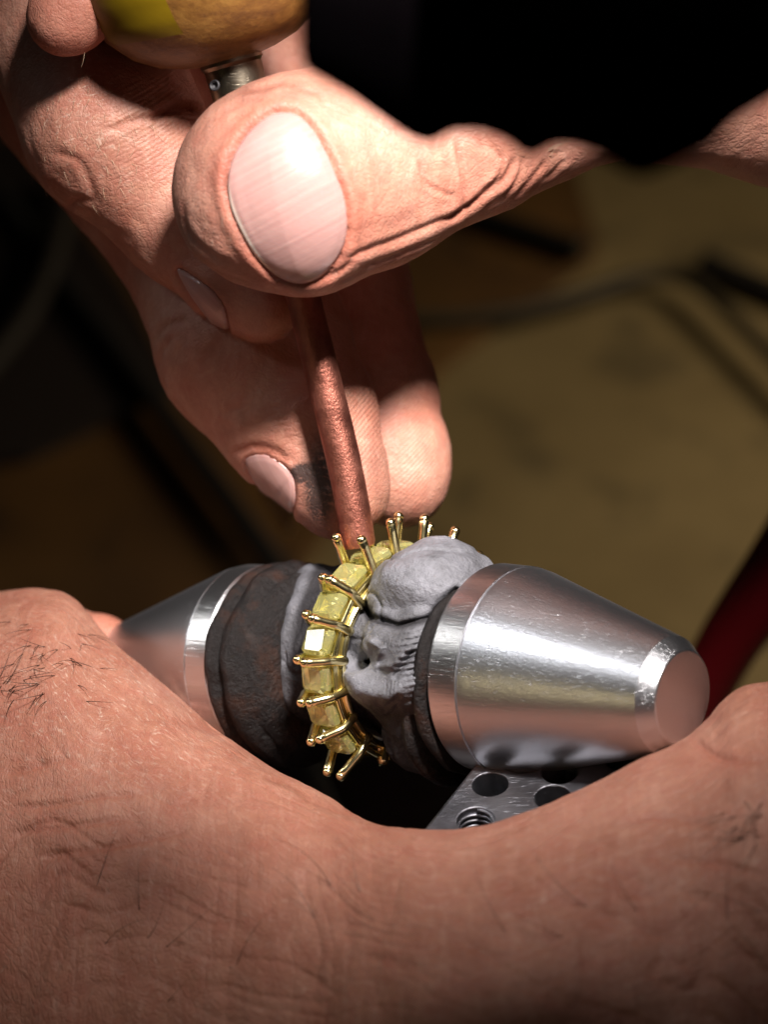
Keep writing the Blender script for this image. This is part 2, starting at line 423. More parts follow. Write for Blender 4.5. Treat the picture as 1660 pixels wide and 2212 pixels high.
slab('leather_scrap', [(-400, 1080), (60, 1000), (380, 850), (270, 640), (60, 330), (-400, 200)], .36, .55, simple('dark_leather_scrap', (.012, .006, .004), .7, bump=.3, bs=3),
     'almost black blurred leather patch at the left edge of the photo', 'leather scrap')
def cord(name, pxs, r, mat, label, h=None, cat='cable', n=14):
    pts = catmull([bench_pt(x, y, (h or r) ) for x, y in pxs], 40)
    V, F = tube(pts, r, n); return tag(mesh_obj(name, V, F, mat, world=True), label, cat)
cord('cable', [(-60, 350), (60, 500), (160, 640), (240, 740), (400, 960), (520, 1120), (640, 1290), (760, 1480)], .19, m_black, 'black blurred cord running diagonally behind the fingers at the left', h=.68)
cord('cable', [(-60, 830), (60, 680), (120, 540), (160, 380)], .17, simple('grey_rubber', (.02, .015, .01), .8), 'thin grey blurred cord at the far left edge, crossing the black cord', h=.95)
cord('cable', [(840, 690), (960, 690), (1100, 675), (1250, 640), (1400, 595), (1500, 610), (1620, 720), (1760, 860)], .14, m_rubber, 'black blurred cord curving across the bench right of the fingers', h=.5)
cord('steel_file', [(1010, 455), (1110, 490), (1260, 540)], .20, simple('file_steel', (.03, .026, .02), .5, .5), 'short dark blurred tool lying above the curved cord', h=.6, cat='file')
cord('steel_punch', [(1520, 565), (1600, 600), (1720, 650)], .22, simple('punch_steel', (.035, .032, .03), .5, .5), 'short dark blurred rod at the right edge of the bench', h=.25, cat='punch')
# red handle of a tool standing off the bench
pt = catmull([P(1750, 1110, -7.6), P(1660, 1265, -8.0), P(1570, 1400, -8.5), P(1490, 1560, -9.2), P(1400, 1760, -10)], 24)
V, F = tube(pt, np.interp(np.linspace(0, 1, 24), [0, .3, .8, 1], [.36, .38, .30, .22]), 20)
tag(mesh_obj('tool_handle', V, F, m_red), 'dark red blurred tool handle behind the right steel cone', 'tool handle')

# ------------------------------------------------------------------ ring clamp
ac = nrm((.80, -.035, .60))
clamp = root('ring_clamp', 'steel ring clamp with two cone jaws and a perforated plate, gripped in the lower hand', 'clamp', P(860, 1900, -.5))
Bc = P(1060, 1440, .62)                              # face of the right jaw
ec = P(1476, 1506, 1.87); ax_r = nrm(ec - Bc); Lr = np.linalg.norm(ec - Bc)
def jaw(c, ax, L, r0, r1, band=.32, label=None):
    rc = r0 + .003
    V, F = lathe(c, ax, [(0, r0 - .06), (.012, r0 - .02), (.04, r0), (band, r0 + .006)], 128)
    bd = mesh_obj('jaw_band', V, F, m_band, clamp); sharp(bd, 25)
    V, F = lathe(c, ax, [(band + .001, r0 - .008), (band + .02, r0 + .001), (band + .10, r0 - .012), (L - .13, r1 + .012), (L - .105, r1 - .012), (L - .004, r1 - .085), (L + .004, r1 - .10), (L + .004, .001)], 128)
    j = mesh_obj('jaw', V, F, m_steel, clamp, label=label); sharp(j, 22)
    return j
jaw(Bc, ax_r, Lr, .885, .475, label='bright brushed steel cone jaw on the right')
Lc = P(592, 1433, -.76); le = P(235, 1432, -2.05); ax_l = nrm(le - Lc); Ll = np.linalg.norm(le - Lc)
jaw(Lc, ax_l, Ll, .875, .33, band=.26, label='darker cone jaw on the left, half behind the hand')
def pad(c, ax, prof, seed, off, label):
    V, F = lathe(c, ax, prof, 160); d = nrm(ax)
    q = V - c; rad = q - (q @ d)[:, None] * d; rr = np.linalg.norm(rad, axis=1, keepdims=True)
    V = V + rad / np.maximum(rr, .05) * (.035 * fbm(V, 2.2, 4, seed))[:, None] * np.minimum(rr, 1)
    V = V + off * np.clip(rr, 0, 1); V = V + d * (.02 * fbm(V, 3, 3, seed + 3))[:, None]
    o = mesh_obj('leather_pad', V, F, m_leather, clamp, label=label); return o
pad(Lc, -ax_l, [(-.03, .5), (-.02, .83), (.0, .88), (.05, .90), (.09, .885), (.12, .845), (.15, .855), (.20, .90), (.27, .915), (.33, .89), (.38, .83), (.40, .80), (.45, .80), (.52, .70), (.54, .5), (.54, .01)], 4,
    np.array([0, 0, 0]), 'thick black and rust brown leather ring against the left jaw')
pad(Bc, -ax_r, [(-.012, .4), (-.01, .83), (.0, .885), (.05, .90), (.10, .88), (.12, .82), (.12, .01)], 9,
    nrm((-.5, -.75, -.3)) * .055, 'thin dark worn leather washer behind the right jaw')
# flap of the washer curling out below
V, F = lathe(Bc - ax_r * .10 + np.array([-.15, -.38, -.05]), -ax_r, [(-.05, .3), (-.04, .60), (0, .66), (.06, .68), (.12, .64), (.15, .5), (.15, .01)], 120)
V = V + (.03 * fbm(V, 3, 4, 21))[:, None] * nrm((-1, -.4, .3))
mesh_obj('leather_flap', V, F, m_leather, clamp, label='curled lower lip of the worn washer')
# perforated plate: nearly level
pn = nrm((-.10, .80, .585)); c0 = P(1200, 1690, 1.32)
def on_plate(px, py, lift=0.0):
    a = np.array([0, 0, D]); d = P(px, py, 0) - a; t = ((c0 - a) @ pn) / (d @ pn); return a + d * t + pn * lift
poly = [(800, 1935), (1035, 1640), (1130, 1560), (1500, 1545), (1420, 1632), (1235, 1860), (1150, 1960)]
top = np.array([on_plate(*q) for q in poly]); bot = top - pn * .55; n = len(poly)
if np.cross(top[1] - top[0], top[2] - top[0]) @ pn < 0: top = top[::-1]; bot = bot[::-1]
F = [tuple(range(n)), tuple(range(n, 2 * n))[::-1]] + [(i, n + i, n + (i + 1) % n, (i + 1) % n) for i in range(n)]
plate = mesh_obj('perforated_plate', np.concatenate([top, bot]), F, m_steel_d, clamp, smooth=False, label='dark scratched steel plate with rows of round holes')
holes = [(1060, 1694, .15), (1210, 1667, .15), (1195, 1722, .15), (1028, 1771, .155), (1160, 1800, .15), (1345, 1640, .14)]
bmc = bmesh.new(); bmesh.ops.create_cone
for px, py, r in holes:
    c = on_plate(px, py); V, F = lathe(c, -pn, [(-.1, r), (1.2, r)], 40)
    vs = [bmc.verts.new(tuple(W(v) - np.array(clamp.location))) for v in V]
    for f in F: bmc.faces.new([vs[i] for i in f])
    V, F = lathe(c, -pn, [(-.02, r + .045), (.025, r - .02)], 40)
bmesh.ops.recalc_face_normals(bmc, faces=bmc.faces)
cme = bpy.data.meshes.new('cut'); bmc.to_mesh(cme); bmc.free(); cut = bpy.data.objects.new('cut', cme); sc.collection.objects.link(cut)
cut.location = clamp.location
bmp = bmesh.new(); bmp.from_mesh(plate.data); bmesh.ops.recalc_face_normals(bmp, faces=bmp.faces); bmp.to_mesh(plate.data); bmp.free()
bv = plate.modifiers.new('b', 'BEVEL'); bv.width = .03; bv.segments = 2
md = plate.modifiers.new('c', 'BOOLEAN'); md.object = cut; md.operation = 'DIFFERENCE'; md.solver = 'EXACT'
b2 = plate.modifiers.new('b2', 'BEVEL'); b2.width = .014; b2.segments = 2; b2.angle_limit = math.radians(50)
bpy.context.view_layer.update(); dg = bpy.context.evaluated_depsgraph_get()
newme = bpy.data.meshes.new_from_object(plate.evaluated_get(dg)); plate.modifiers.clear(); plate.data = newme
bpy.data.objects.remove(cut)
rings = []
for k in range(5):
    c = on_plate(1028, 1771) - pn * (.05 + .055 * k); u = frame_of(pn)[1]; v = frame_of(pn)[2]
    a = np.linspace(0, 2 * math.pi, 33); rings.append(tube([c + .148 * (math.cos(t) * u + math.sin(t) * v) + pn * (.055 * t / 6.283 - .03) for t in a], .018, 6))
V, F = join(rings); mesh_obj('screw_thread', V, F, m_steel_d, clamp)
# dark body of the clamp below the ring
upv = np.array([0, math.cos(PITCH), math.sin(PITCH)])
V, F = lathe(P(800, 1930, -1.6), upv, [(-3.5, 1.2), (-3.4, 1.85), (-.2, 1.9), (.25, 1.8), (.5, 1.45), (.62, .8), (.64, .01)], 96)
mesh_obj('clamp_body', V, F, m_iron, clamp)
V, F = tube(catmull([P(520, 1500, -1.4), P(560, 1640, -1.6), P(640, 1830, -1.3)], 14), [.55] * 14, 24); mesh_obj('clamp_arm', V, F, m_iron, clamp)
V, F = tube(catmull([P(1130, 1520, .9), P(1140, 1640, .75), P(1120, 1830, .1)], 14), [.42] * 14, 24); mesh_obj('clamp_arm', V, F, m_iron, clamp)

# ------------------------------------------------------------------ ring
ar = nrm((.71, -.08, .70)); RC = P(854, 1420, 0)
ur = nrm(np.array([0, 1., 0]) - ar * ar[1]); vr = np.cross(ar, ur)
ring = root('eternity_ring', 'yellow gold ring set with square yellow stones, held in grey putty between the jaws', 'ring', RC - ur * 1.0)
def rp(phi, r, a): return RC + r * (math.cos(phi) * vr + math.sin(phi) * ur) + a * ar
DEL = 2 * math.pi / 19
for sgn in (-1, 1):
    for rr, tk in ((.775, .032), (.865, .026)):
        a = np.linspace(0, 2 * math.pi, 121)
        V, F = tube([rp(t, rr, sgn * .135) for t in a], tk, 10, cap=False); mesh_obj('rail', V, F, m_gold, ring)
def stone(phi, seed, tilt=0.0):
    rs = np.random.RandomState(seed); er = math.cos(phi) * vr + math.sin(phi) * ur; et = -math.sin(phi) * vr + math.cos(phi) * ur; pos = RC + .955 * er
    if tilt: er, et = math.cos(tilt) * er + math.sin(tilt) * et, math.cos(tilt) * et - math.sin(tilt) * er
    hw, hl, ch = .150 + rs.rand() * .006, .138, .04
    def octa(w_, l_, c_, h_, j=.003):
        o = []
        for sx, sy, f in ((1, 1, 0), (1, 1, 1), (-1, 1, 1), (-1, 1, 0), (-1, -1, 0), (-1, -1, 1), (1, -1, 1), (1, -1, 0)):
            x = sx * (w_ - (c_ if f else 0)); y = sy * (l_ - (0 if f else c_))
            q = rs.randn(3) * j; o.append(pos + (h_ + q[2]) * er + (x + q[0]) * ar + (y + q[1]) * et)
        return o
    lv = [octa(.03, .05, .01, -.155), octa(hw * .62, hl * .62, ch * .6, -.10), octa(hw * .98, hl * .98, ch, -.022), octa(hw, hl, ch, 0), octa(hw * .92, hl * .90, ch * .9, .030), octa(hw * .74, hl * .70, ch * .75, .052, .001)]
    V = np.array(sum(lv, [])); F = []
    for i in range(5):
        for j in range(8):
            a, b, c, d = i * 8 + j, i * 8 + (j + 1) % 8, (i + 1) * 8 + (j + 1) % 8, (i + 1) * 8 + j
            F += [(a, b, c), (a, c, d)] if (i + j) % 2 else [(a, b, d), (b, c, d)]
    F += [tuple(range(8))[::-1], tuple(40 + j for j in range(8))]
    o = mesh_obj('gemstone', V, F, m_stone, ring, smooth=False)
    bm = bmesh.new(); bm.from_mesh(o.data); bmesh.ops.recalc_face_normals(bm, faces=bm.faces); bm.to_mesh(o.data); bm.free()
    # gold seat: a small rectangular collar under the stone
    pr = []
    for w_, l_, h_ in ((.125, .115, -.20), (.162, .148, -.06), (.150, .136, -.055), (.105, .095, -.20)):
        for sx, sy in ((1, 1), (-1, 1), (-1, -1), (1, -1)): pr.append(pos + h_ * er + sx * w_ * ar + sy * l_ * et)
    F = [(i * 4 + j, i * 4 + (j + 1) % 4, ((i + 1) % 4) * 4 + (j + 1) % 4, ((i + 1) % 4) * 4 + j) for i in range(4) for j in range(4)] + [(12, 13, 14, 15)]  # closing floor added to reflect light back into the stone
    mesh_obj('seat', np.array(pr), F, m_gold, ring, smooth=False)
for k in range(19):
    ph = .0127 + DEL * (.5 + k)
    if ph > math.pi: ph -= 2 * math.pi
    if not (1.6 < ph or ph < -1.0): stone(ph, k + 3, .13 if k == 0 else 0.0)
    g = ph - DEL / 2; rs = np.random.RandomState(k + 50)
    for sgn in (-1, 1):
        if -1.1 < g < .75:      # bent in over the stones
            tipa, tipr = .035 + rs.rand() * .03, 1.12 + rs.rand() * .04
            if g < -.9: tipa, tipr = .06, 1.20
        elif g <= -1.1: tipa, tipr = .13, .84
        else: tipa, tipr = .145, 1.235
        j = rs.randn() * .008
        pts = catmull([rp(g, .76, sgn * .15), rp(g, .93, sgn * .16), rp(g + j, (.93 + tipr) / 2, sgn * (tipa * .45 + .0875)), rp(g + j * 1.5, tipr, sgn * tipa)], 10)
        V, F = tube(pts, np.interp(np.linspace(0, 1, 10), [0, .75, .9, 1], [.043, .042, .044, .022]), 12)
        mesh_obj('prong', V, F, m_gold, ring)
        V, F = lathe(pts[-1] - nrm(pts[-1] - pts[-3]) * .02, nrm(pts[-1] - pts[-3]), [(-.043, .008), (-.033, .030), (-.012, .044), (.012, .044), (.033, .030), (.043, .006)], 12)
        mesh_obj('prong_tip', V, F, m_gold, ring)

# ------------------------------------------------------------------ putty
A1 = Bc - ax_r * .12; A0 = Lc - ax_l * .5
def putty_sdf(p):
    q = p - RC; t = q @ ar; rad = np.linalg.norm(q - t[..., None] * ar, axis=-1)
    disc = lambda tc, th, r, k: np.linalg.norm(np.stack([np.maximum(np.abs(t - tc) - th + k, 0), np.maximum(rad - r + k, 0)], -1), axis=-1) - k
    core = disc(-.1, 1.0, .70, .1)
    body = disc(.62, .40, .86, .25)
    left = disc(-.55, .35, .74, .25)
    d = smin(smin(core, body, .06), left, .06)
    d = smin(d, cone_d(p, A1 - ax_r * .25, A1 + ax_r * .05, .74, .66), .1)
    lobe = (np.linalg.norm((p - (RC + ar * .55 + ur * .56 + vr * .10)) / np.array([.60, .50, .62]), axis=-1) - 1) * .5
    lobe = np.maximum(lobe, -(t - .19))
    d = np.minimum(d, smin(lobe, d + .05, .02))
    low = (np.linalg.norm((p - (RC + ar * .52 - ur * .50 + vr * .05)) / np.array([.55, .56, .60]), axis=-1) - 1) * .5
    d = smin(d, np.maximum(low, -(t - .17)), .08)
    px, py = to_px(p)
    dd, tt = polydist(px, py, [(748, 1392), (768, 1425), (812, 1432)])
    front = p[..., 2] > 0
    d = d + np.where(front, .085 * np.exp(-(dd / 21) ** 2), 0)           # gouge with a raised lip
    dp_, _ = polydist(px, py, [(800, 1385), (822, 1400), (812, 1440), (845, 1438), (885, 1400)]); d = d - np.where(front, .045 * np.exp(-(dp_ / 7) ** 2), 0)
    dd2, _ = polydist(px, py, [(722, 1440), (770, 1490), (840, 1505), (910, 1470)])
    d = d - np.where(front, .075 * np.exp(-(dd2 / 22) ** 2), 0)
    d = d + np.where(front & (t > .1), .055 / (1 + np.exp(-(py - 1532 + .0012 * (px - 830) ** 2) / 5)), 0)
    d3, _ = polydist(px, py, [(778, 1300), (800, 1332), (860, 1352), (930, 1335), (985, 1275)])
    d = d + np.where(front, .06 * np.exp(-(d3 / 7) ** 2), 0)
    d4, _ = polydist(px, py, [(862, 1505), (830, 1530), (815, 1518)]); d = d + np.where(front, .03 * np.exp(-(d4 / 6) ** 2), 0)
    d5, _ = polydist(px, py, [(855, 1462), (890, 1410)]); d = d + np.where(front, .05 * np.exp(-(d5 / 7) ** 2), 0)
    # finger print ridges
    ri = np.exp(-(((px - 893) / 34) ** 2 + ((py - 1425) / 62) ** 2) ** 1.5)
    d = d + np.where(front, .020 * ri * np.sin((py + .0025 * (px - 893) ** 2 + (px - 893) * .25) * 2 * math.pi / 13), 0)
    ri = np.exp(-(((px - 853) / 20) ** 2 + ((py - 1490) / 24) ** 2) ** 1.5)
    d = d + np.where(front, .008 * ri * np.sin((px + .1 * (py - 1490)) * 2 * math.pi / 8), 0)
    d = d + .05 * vnoise(p, 2.2, 3) + .03 * np.abs(vnoise(p, 3.5, 8)) - .02 * np.exp(-(vnoise(p, 2.6, 14) / .09) ** 2) * -1 + .02 * vnoise(p, 5, 4) + .005 * vnoise(p, 14, 5)
    return d * .8
V, Q, G = surface(putty_sdf, (-1.6, -2.6, -1.7), (1.9, .4, 2.0), .0165, 1)
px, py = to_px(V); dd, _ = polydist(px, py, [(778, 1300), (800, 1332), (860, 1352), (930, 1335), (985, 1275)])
shade = np.exp(-(dd / 10) ** 2) + .7 * np.exp(-((px - 815) / 40) ** 2 - ((py - 1335) / 18) ** 2) + np.clip((px - 0) * 0 + .0, 0, 1)  # darker along the groove and beneath the upper lobe
shade = np.clip(shade + .95 / (1 + np.exp(-(py - 1520) / 10)) + 1.15 * ((V - RC) @ ar < -.2) * (1 - .9 * np.exp(-((px - 612 - .0012 * (py - 1440) ** 2) / 16) ** 2)) + .5 * np.exp(-((px - 735) / 14) ** 2 - ((py - 1350) / 70) ** 2), 0, 1)  # shade painted on the underside; left part darker, with a lighter edge
tag(mesh_obj('putty', V, Q, m_putty, attrs={'painted_shade': shade}), 'lumpy light grey setting putty packed round the ring, marked by finger prints', 'putty')

# ------------------------------------------------------------------ punch in the working hand
tool = root('setting_punch', 'copper rod punch with round wooden handle and steel ferrule, pressed onto the ring', 'punch', P(777, 1180, .28))
rod = catmull([P(776, 1180, .24), P(746, 1010, .33), P(702, 830, .42), P(660, 660, .47), P(620, 500, .48), P(575, 350, .50)], 60)
V, F = tube(rod, np.r_[.134, .148, np.full(57, .148), .148], 40)
V = V + (.004 * fbm(V, 9, 3, 2))[:, None] * np.array([.6, .2, .7])
o = mesh_obj('rod', V, F, m_copper, tool, label='bare scuffed copper rod'); sharp(o, 50)
f0, f1 = P(556, 335, .52), P(499, 128, .62); fa = nrm(f1 - f0); fl = np.linalg.norm(f1 - f0)
V, F = lathe(f0, fa, [(0, .16), (.02, .215), (.3, .235), (fl - .06, .25), (fl - .03, .27), (fl, .27)], 64)
m_fer = steel('aged_ferrule', (.42, .36, .27), rough=.35, scratch=.6, dark=.5)
o = mesh_obj('ferrule', V, F, m_fer, tool); sharp(o, 30)
hc = P(466, 184, .86); V, F = lathe(hc + np.array([0, 0, -.03]), (-.45, 0, 1), [(0, .001), (0, .028), (.035, .032), (.036, .044), (.02, .05)], 20, cap=False)
mesh_obj('pin_hole', V, F, m_iron, tool)
h0 = f1 + fa * .0
V, F = lathe(h0, fa, [(-.005, .10), (0, .30), (.02, .40), (.08, .60), (.2, .80), (.4, .98), (.65, 1.08), (.95, 1.12), (1.25, 1.05), (1.5, .85), (1.62, .5), (1.66, .01)], 80)
mesh_obj('handle', V, F, m_wood, tool)
# yellow tape wrapped on the handle's left side
d, u, v = frame_of(fa); tp = []
for i in range(13):
    for j in range(9):
        a = math.radians(78 + i * 4.2); t = .36 + j * .07 - .006 * i
        r = np.interp(t, [.2, .4, .65, .95, 1.25], [.80, .98, 1.08, 1.12, 1.05]) + .012
        # angles measured from 'to the viewer' so the tape sits on the left
        tp.append(h0 + t * d + r * (math.cos(a - math.radians(96)) * nrm(np.array([-.80, .1, .60]) - d * (np.array([-.80, .1, .60]) @ d)) + math.sin(a - math.radians(96)) * nrm(np.cross(d, nrm(np.array([-.80, .1, .60]) - d * (np.array([-.80, .1, .60]) @ d))))))
mesh_obj('tape', np.array(tp), grid_faces(13, 9), m_tape, tool, label='bright yellow tape')

# ------------------------------------------------------------------ working hand
CH = [
 ([(582, 410, 1.44, 210), (645, 398, 1.48, 231), (780, 352, 1.20, 222), (1000, 268, .92, 200), (1300, 150, .4, 190), (1720, 130, -.4, 262)], 1.25, .16),   # thumb
 ([(60, -330, -1.2, 230), (120, -50, -.75, 208), (245, 280, -.28, 190), (415, 470, -.30, 152), (508, 585, -.06, 112), (562, 640, .02, 96)], 1.0, .12),     # index
 ([(150, 120, -1.9, 230), (440, 520, -1.45, 182), (548, 745, -.88, 208), (650, 905, -.70, 168), (718, 1020, -.50, 116), (736, 1062, -.44, 102)], 1.0, .14),    # middle
 ([(500, 200, -2.6, 220), (715, 620, -2.2, 170), (800, 850, -1.6, 140), (850, 985, -1.35, 120), (862, 1028, -1.28, 112)], 1.0, .12),                    # ring finger
 ([(1720, 130, -.6, 262), (1150, -130, -2.2, 300), (500, -60, -2.9, 270), (60, -330, -1.6, 240)], 1.0, .3),                                              # palm
 ([(330, -330, 0.4, 120), (230, -130, .75, 104), (165, 5, .85, 92), (140, 38, .85, 86)], 1.0, .1),                                                                  # little fingertip in front
]
CHS = [(chain(c), zs, k) for c, zs, k in CH]
def hand_sdf(p, only=None):
    out = None
    for ci, ((pp, rr), zs, k) in enumerate(CHS):
        if only is not None and ci != only: continue
        d = None
        for i in range(len(pp) - 1):
            e = cone_d(p, pp[i], pp[i + 1], rr[i], rr[i + 1], zs); d = e if d is None else smin(d, e, k)
        out = d if out is None else smin(out, d, .035 if ci != 4 else .3)
    return out + .02 * vnoise(p, 1.1, 2)
# nails: centre px, half length (to the tip), half width, direction of the tip (deg, photo plane, y down)
NAILS = [dict(c=(620, 428), a=128, b=190, ang=190, z=.9, lab='large pale pink thumbnail with fine lengthwise lines', tip=-1, sag=.03),
         dict(c=(585, 1068), a=98, b=44, ang=58, z=-.9, lab='middle fingernail seen from the side with dark dirt beside it', tip=1, sag=.0),
         dict(c=(440, 655), a=84, b=28, ang=47, z=-.9, lab='index fingernail showing below the thumb', tip=1, sag=.0)]
thumb_nail = [(603, 243), (640, 247), (672, 275), (700, 320), (722, 370), (742, 420), (750, 470), (748, 510), (735, 548), (708, 585), (675, 607), (645, 612), (612, 603), (580, 580), (548, 545), (522, 500), (502, 455), (493, 410), (495, 370), (508, 330), (535, 288), (568, 258)]
mid_nail = [(530, 1000), (545, 985), (575, 985), (605, 1000), (628, 1025), (636, 1060), (633, 1105), (627, 1150), (610, 1140), (585, 1100), (555, 1050)]
idx_nail = [(383, 583), (420, 600), (458, 628), (482, 662), (490, 695), (494, 728), (470, 712), (440, 676), (410, 635)]
def closed(o, n=140):
    o = np.array(o, float); m = len(o); t = np.arange(n) / n * m; i = t.astype(int); f = (t - i)[:, None]
    g = lambda k: o[k % m]
    p0, p1, p2, p3 = g(i - 1), g(i), g(i + 1), g(i + 2)
    return 0.5 * (2 * p1 + (p2 - p0) * f + (2 * p0 - 5 * p1 + 4 * p2 - p3) * f ** 2 + (3 * p1 - p0 - 3 * p2 + p3) * f ** 3)
def inside(px, py, o):
    r = np.zeros(px.shape, bool); n = len(o)
    for i in range(n):
        x0, y0 = o[i]; x1, y1 = o[(i + 1) % n]
        c = ((y0 > py) != (y1 > py)) & (px < (x1 - x0) * (py - y0) / (y1 - y0 + 1e-12) + x0); r ^= c
    return r
OUT = [(closed(thumb_nail, 60), 0, .6), (closed(mid_nail, 40), 2, -1.2), (closed(idx_nail, 40), 1, -1.2)]
lo, hi = (-5.2, -.9, -4.2), (4.6, 5.6, 2.6)
V, Q, G = surface(hand_sdf, lo, hi, .026, 2)
px, py = to_px(V); facing = G[:, 2] > -.1
disp = np.zeros(len(V)); crease = np.zeros(len(V)); red = np.zeros(len(V)); dirt = np.zeros(len(V)); dry = np.zeros(len(V)); ridge = np.zeros(len(V)); phase = np.zeros(len(V))
own = [hand_sdf(V, i) for i in range(6)]; who = np.argmin(np.stack(own), 0)
for o, ci, zmin in OUT:
    m = facing & (who == ci) & (np.abs(px - o[:, 0].mean()) < 320) & (np.abs(py - o[:, 1].mean()) < 330)
    ins = np.zeros(len(V), bool); ins[m] = inside(px[m], py[m], o)
    dd = np.full(len(V), 1e3); dd[m] = polydist(px[m], py[m], np.r_[o, o[:1]])[0]
    s = 1.0 if ci == 0 else .6
    disp += np.where(ins, -.05 * s * np.clip(dd / 10, 0, 1), 0) + np.where(m & ~ins, s * (.022 * np.exp(-((dd - 18 * s) / (13 * s)) ** 2) - .03 * np.exp(-(dd / (6 * s)) ** 2)), 0)
    crease = np.maximum(crease, np.where(m, .75 * np.exp(-(dd / (7 * s)) ** 2), 0)); red = np.maximum(red, np.where(m, .6 * np.exp(-(dd / 34) ** 2), 0))
def line(pts, depth, wd, who_=None, cr=1.0, amp=0):
    global disp, crease
    pts = catmull(pts, len(pts) * 5)
    lo_, hi_ = pts.min(0) - 5 * wd - 10, pts.max(0) + 5 * wd + 10
    m = facing & (px > lo_[0]) & (px < hi_[0]) & (py > lo_[1]) & (py < hi_[1])
    if who_ is not None: m &= np.isin(who, who_)
    dd, tt = polydist(px[m], py[m], pts); fade = np.clip(np.minimum(tt, 1 - tt) * 6, 0, 1)
    g = np.exp(-(dd / wd) ** 2) * fade
    disp[m] += -depth * .75 * g + depth * .35 * np.exp(-((dd - wd * 2.2) / (wd * 1.3)) ** 2) * fade
    crease[m] = np.maximum(crease[m], g * cr)
# thumb: folds at the joint
line([(960, 480), (1020, 440), (1090, 385), (1110, 340)], .035, 7, [0], .7)
line([(985, 300), (995, 350), (1004, 420), (1000, 440)], .022, 5, [0], .6)
line([(905, 345), (925, 400), (985, 425)], .015, 5, [0], .4)
line([(1060, 310), (1085, 350), (1075, 385), (1040, 415)], .02, 5, [0], .5)
line([(740, 560), (800, 540), (900, 500), (1000, 455)], .02, 7, [0], .5)
line([(770, 585), (860, 548), (960, 510)], .012, 5, [0], .3)
line([(1130, 340), (1120, 380), (1090, 430)], .014, 5, [0], .35); line([(1180, 345), (1150, 385), (1110, 430)], .012, 5, [0], .35); line([(1220, 345), (1180, 390)], .012, 5, [0], .3)
line([(500, 205), (560, 195), (610, 180), (640, 190)], .018, 6, [0], .7); line([(470, 250), (520, 225), (570, 215)], .012, 6, [0], .3)
line([(640, 190), (690, 205), (700, 235)], .014, 6, [0], .35)
line([(675, 612), (720, 590), (765, 560)], .02, 6, [0], .7); line([(690, 622), (740, 605), (800, 580)], .012, 5, [0], .4)
line([(395, 430), (405, 500), (450, 545), (500, 570)], .010, 6, [0], .35); line([(420, 560), (480, 590), (550, 615)], .01, 5, [0], .3)
# index finger folds
line([(330, 262), (350, 243), (390, 235), (440, 246)], .06, 9, [1, 2, 4], .8); line([(230, 285), (280, 262), (340, 250)], .02, 7, [1], .5)
line([(110, 330), (165, 345), (195, 400), (205, 440)], .012, 8, [1], .45); line([(140, 455), (170, 430), (205, 440)], .01, 8, [1], .4)
for k in range(9): line([(205 + 14 * k, 180 + 12 * k - 40), (250 + 14 * k, 165 + 9 * k - 30), (300 + 13 * k, 165 + 6 * k - 20)], .008, 4, [1], .12)
# middle finger
line([(505, 985), (540, 968), (590, 975), (625, 1000)], .03, 9, [2], .5); line([(480, 900), (520, 880), (540, 920)], .012, 9, [2], .1)
line([(336, 735), (360, 705), (410, 690)], .02, 8, [2], .3); line([(345, 800), (350, 760), (380, 720)], .015, 7, [2], .25)
for k in range(8): line([(560 + 10 * k, 890 + 10 * k), (600 + 10 * k, 880 + 13 * k), (640 + 8 * k, 905 + 13 * k), (668 + 6 * k, 950 + 12 * k)], .006, 3, [2], .25)
disp += .010 * fbm(V, 3, 3, 8) * 1.0 + .0022 * vnoise(V, 14, 9)
# colour fields
bl = lambda x, y, rx, ry, c: np.where(np.isin(who, c), np.exp(-(((px - x) / rx) ** 2 + ((py - y) / ry) ** 2)), 0)
dirt += 2.4 * bl(650, 1022, 20, 16, [2]) + 1.5 * bl(690, 1065, 36, 75, [2]) + .55 * bl(700, 960, 30, 60, [2]) + .35 * bl(805, 1010, 30, 70, [2, 3])
dirt += .30 * bl(420, 330, 70, 170, [0]) + .28 * bl(560, 200, 130, 30, [0]) + .35 * bl(400, 520, 40, 70, [0]) + .2 * bl(480, 640, 60, 50, [1])
dirt += .8 * bl(460, 690, 14, 60, [1])
dd, tt = polydist(px, py, [(600, 235), (545, 270), (500, 330), (484, 400), (500, 480), (540, 550), (600, 600), (650, 622), (700, 600), (750, 545)])
dirt += np.where(who == 0, .55 * np.exp(-(dd / 9) ** 2) * (.5 + .5 * vnoise(V, 9, 33)), 0); red += np.where(who == 0, .5 * np.exp(-((dd - 8) / 16) ** 2), 0); dry += np.where(who == 0, .8 * np.exp(-((dd - 14) / 12) ** 2) * (py > 430), 0)
red += .7 * bl(720, 1130, 80, 40, [2]) + .8 * bl(660, 820, 60, 60, [2]) + .5 * bl(890, 950, 60, 90, [3]) + 1.6 * bl(140, 40, 160, 160, [5]) + .35 * bl(800, 430, 80, 120, [0]) + .3 * bl(1000, 400, 120, 60, [0])  # little fingertip: reddish skin, its strong tint also paints in shade
dry += 1.0 * bl(190, 250, 130, 170, [1]) + .5 * bl(420, 540, 60, 60, [0]) + .4 * bl(700, 600, 90, 30, [0]) + .5 * bl(170, 460, 60, 60, [1]) + .3 * bl(600, 830, 90, 90, [2])
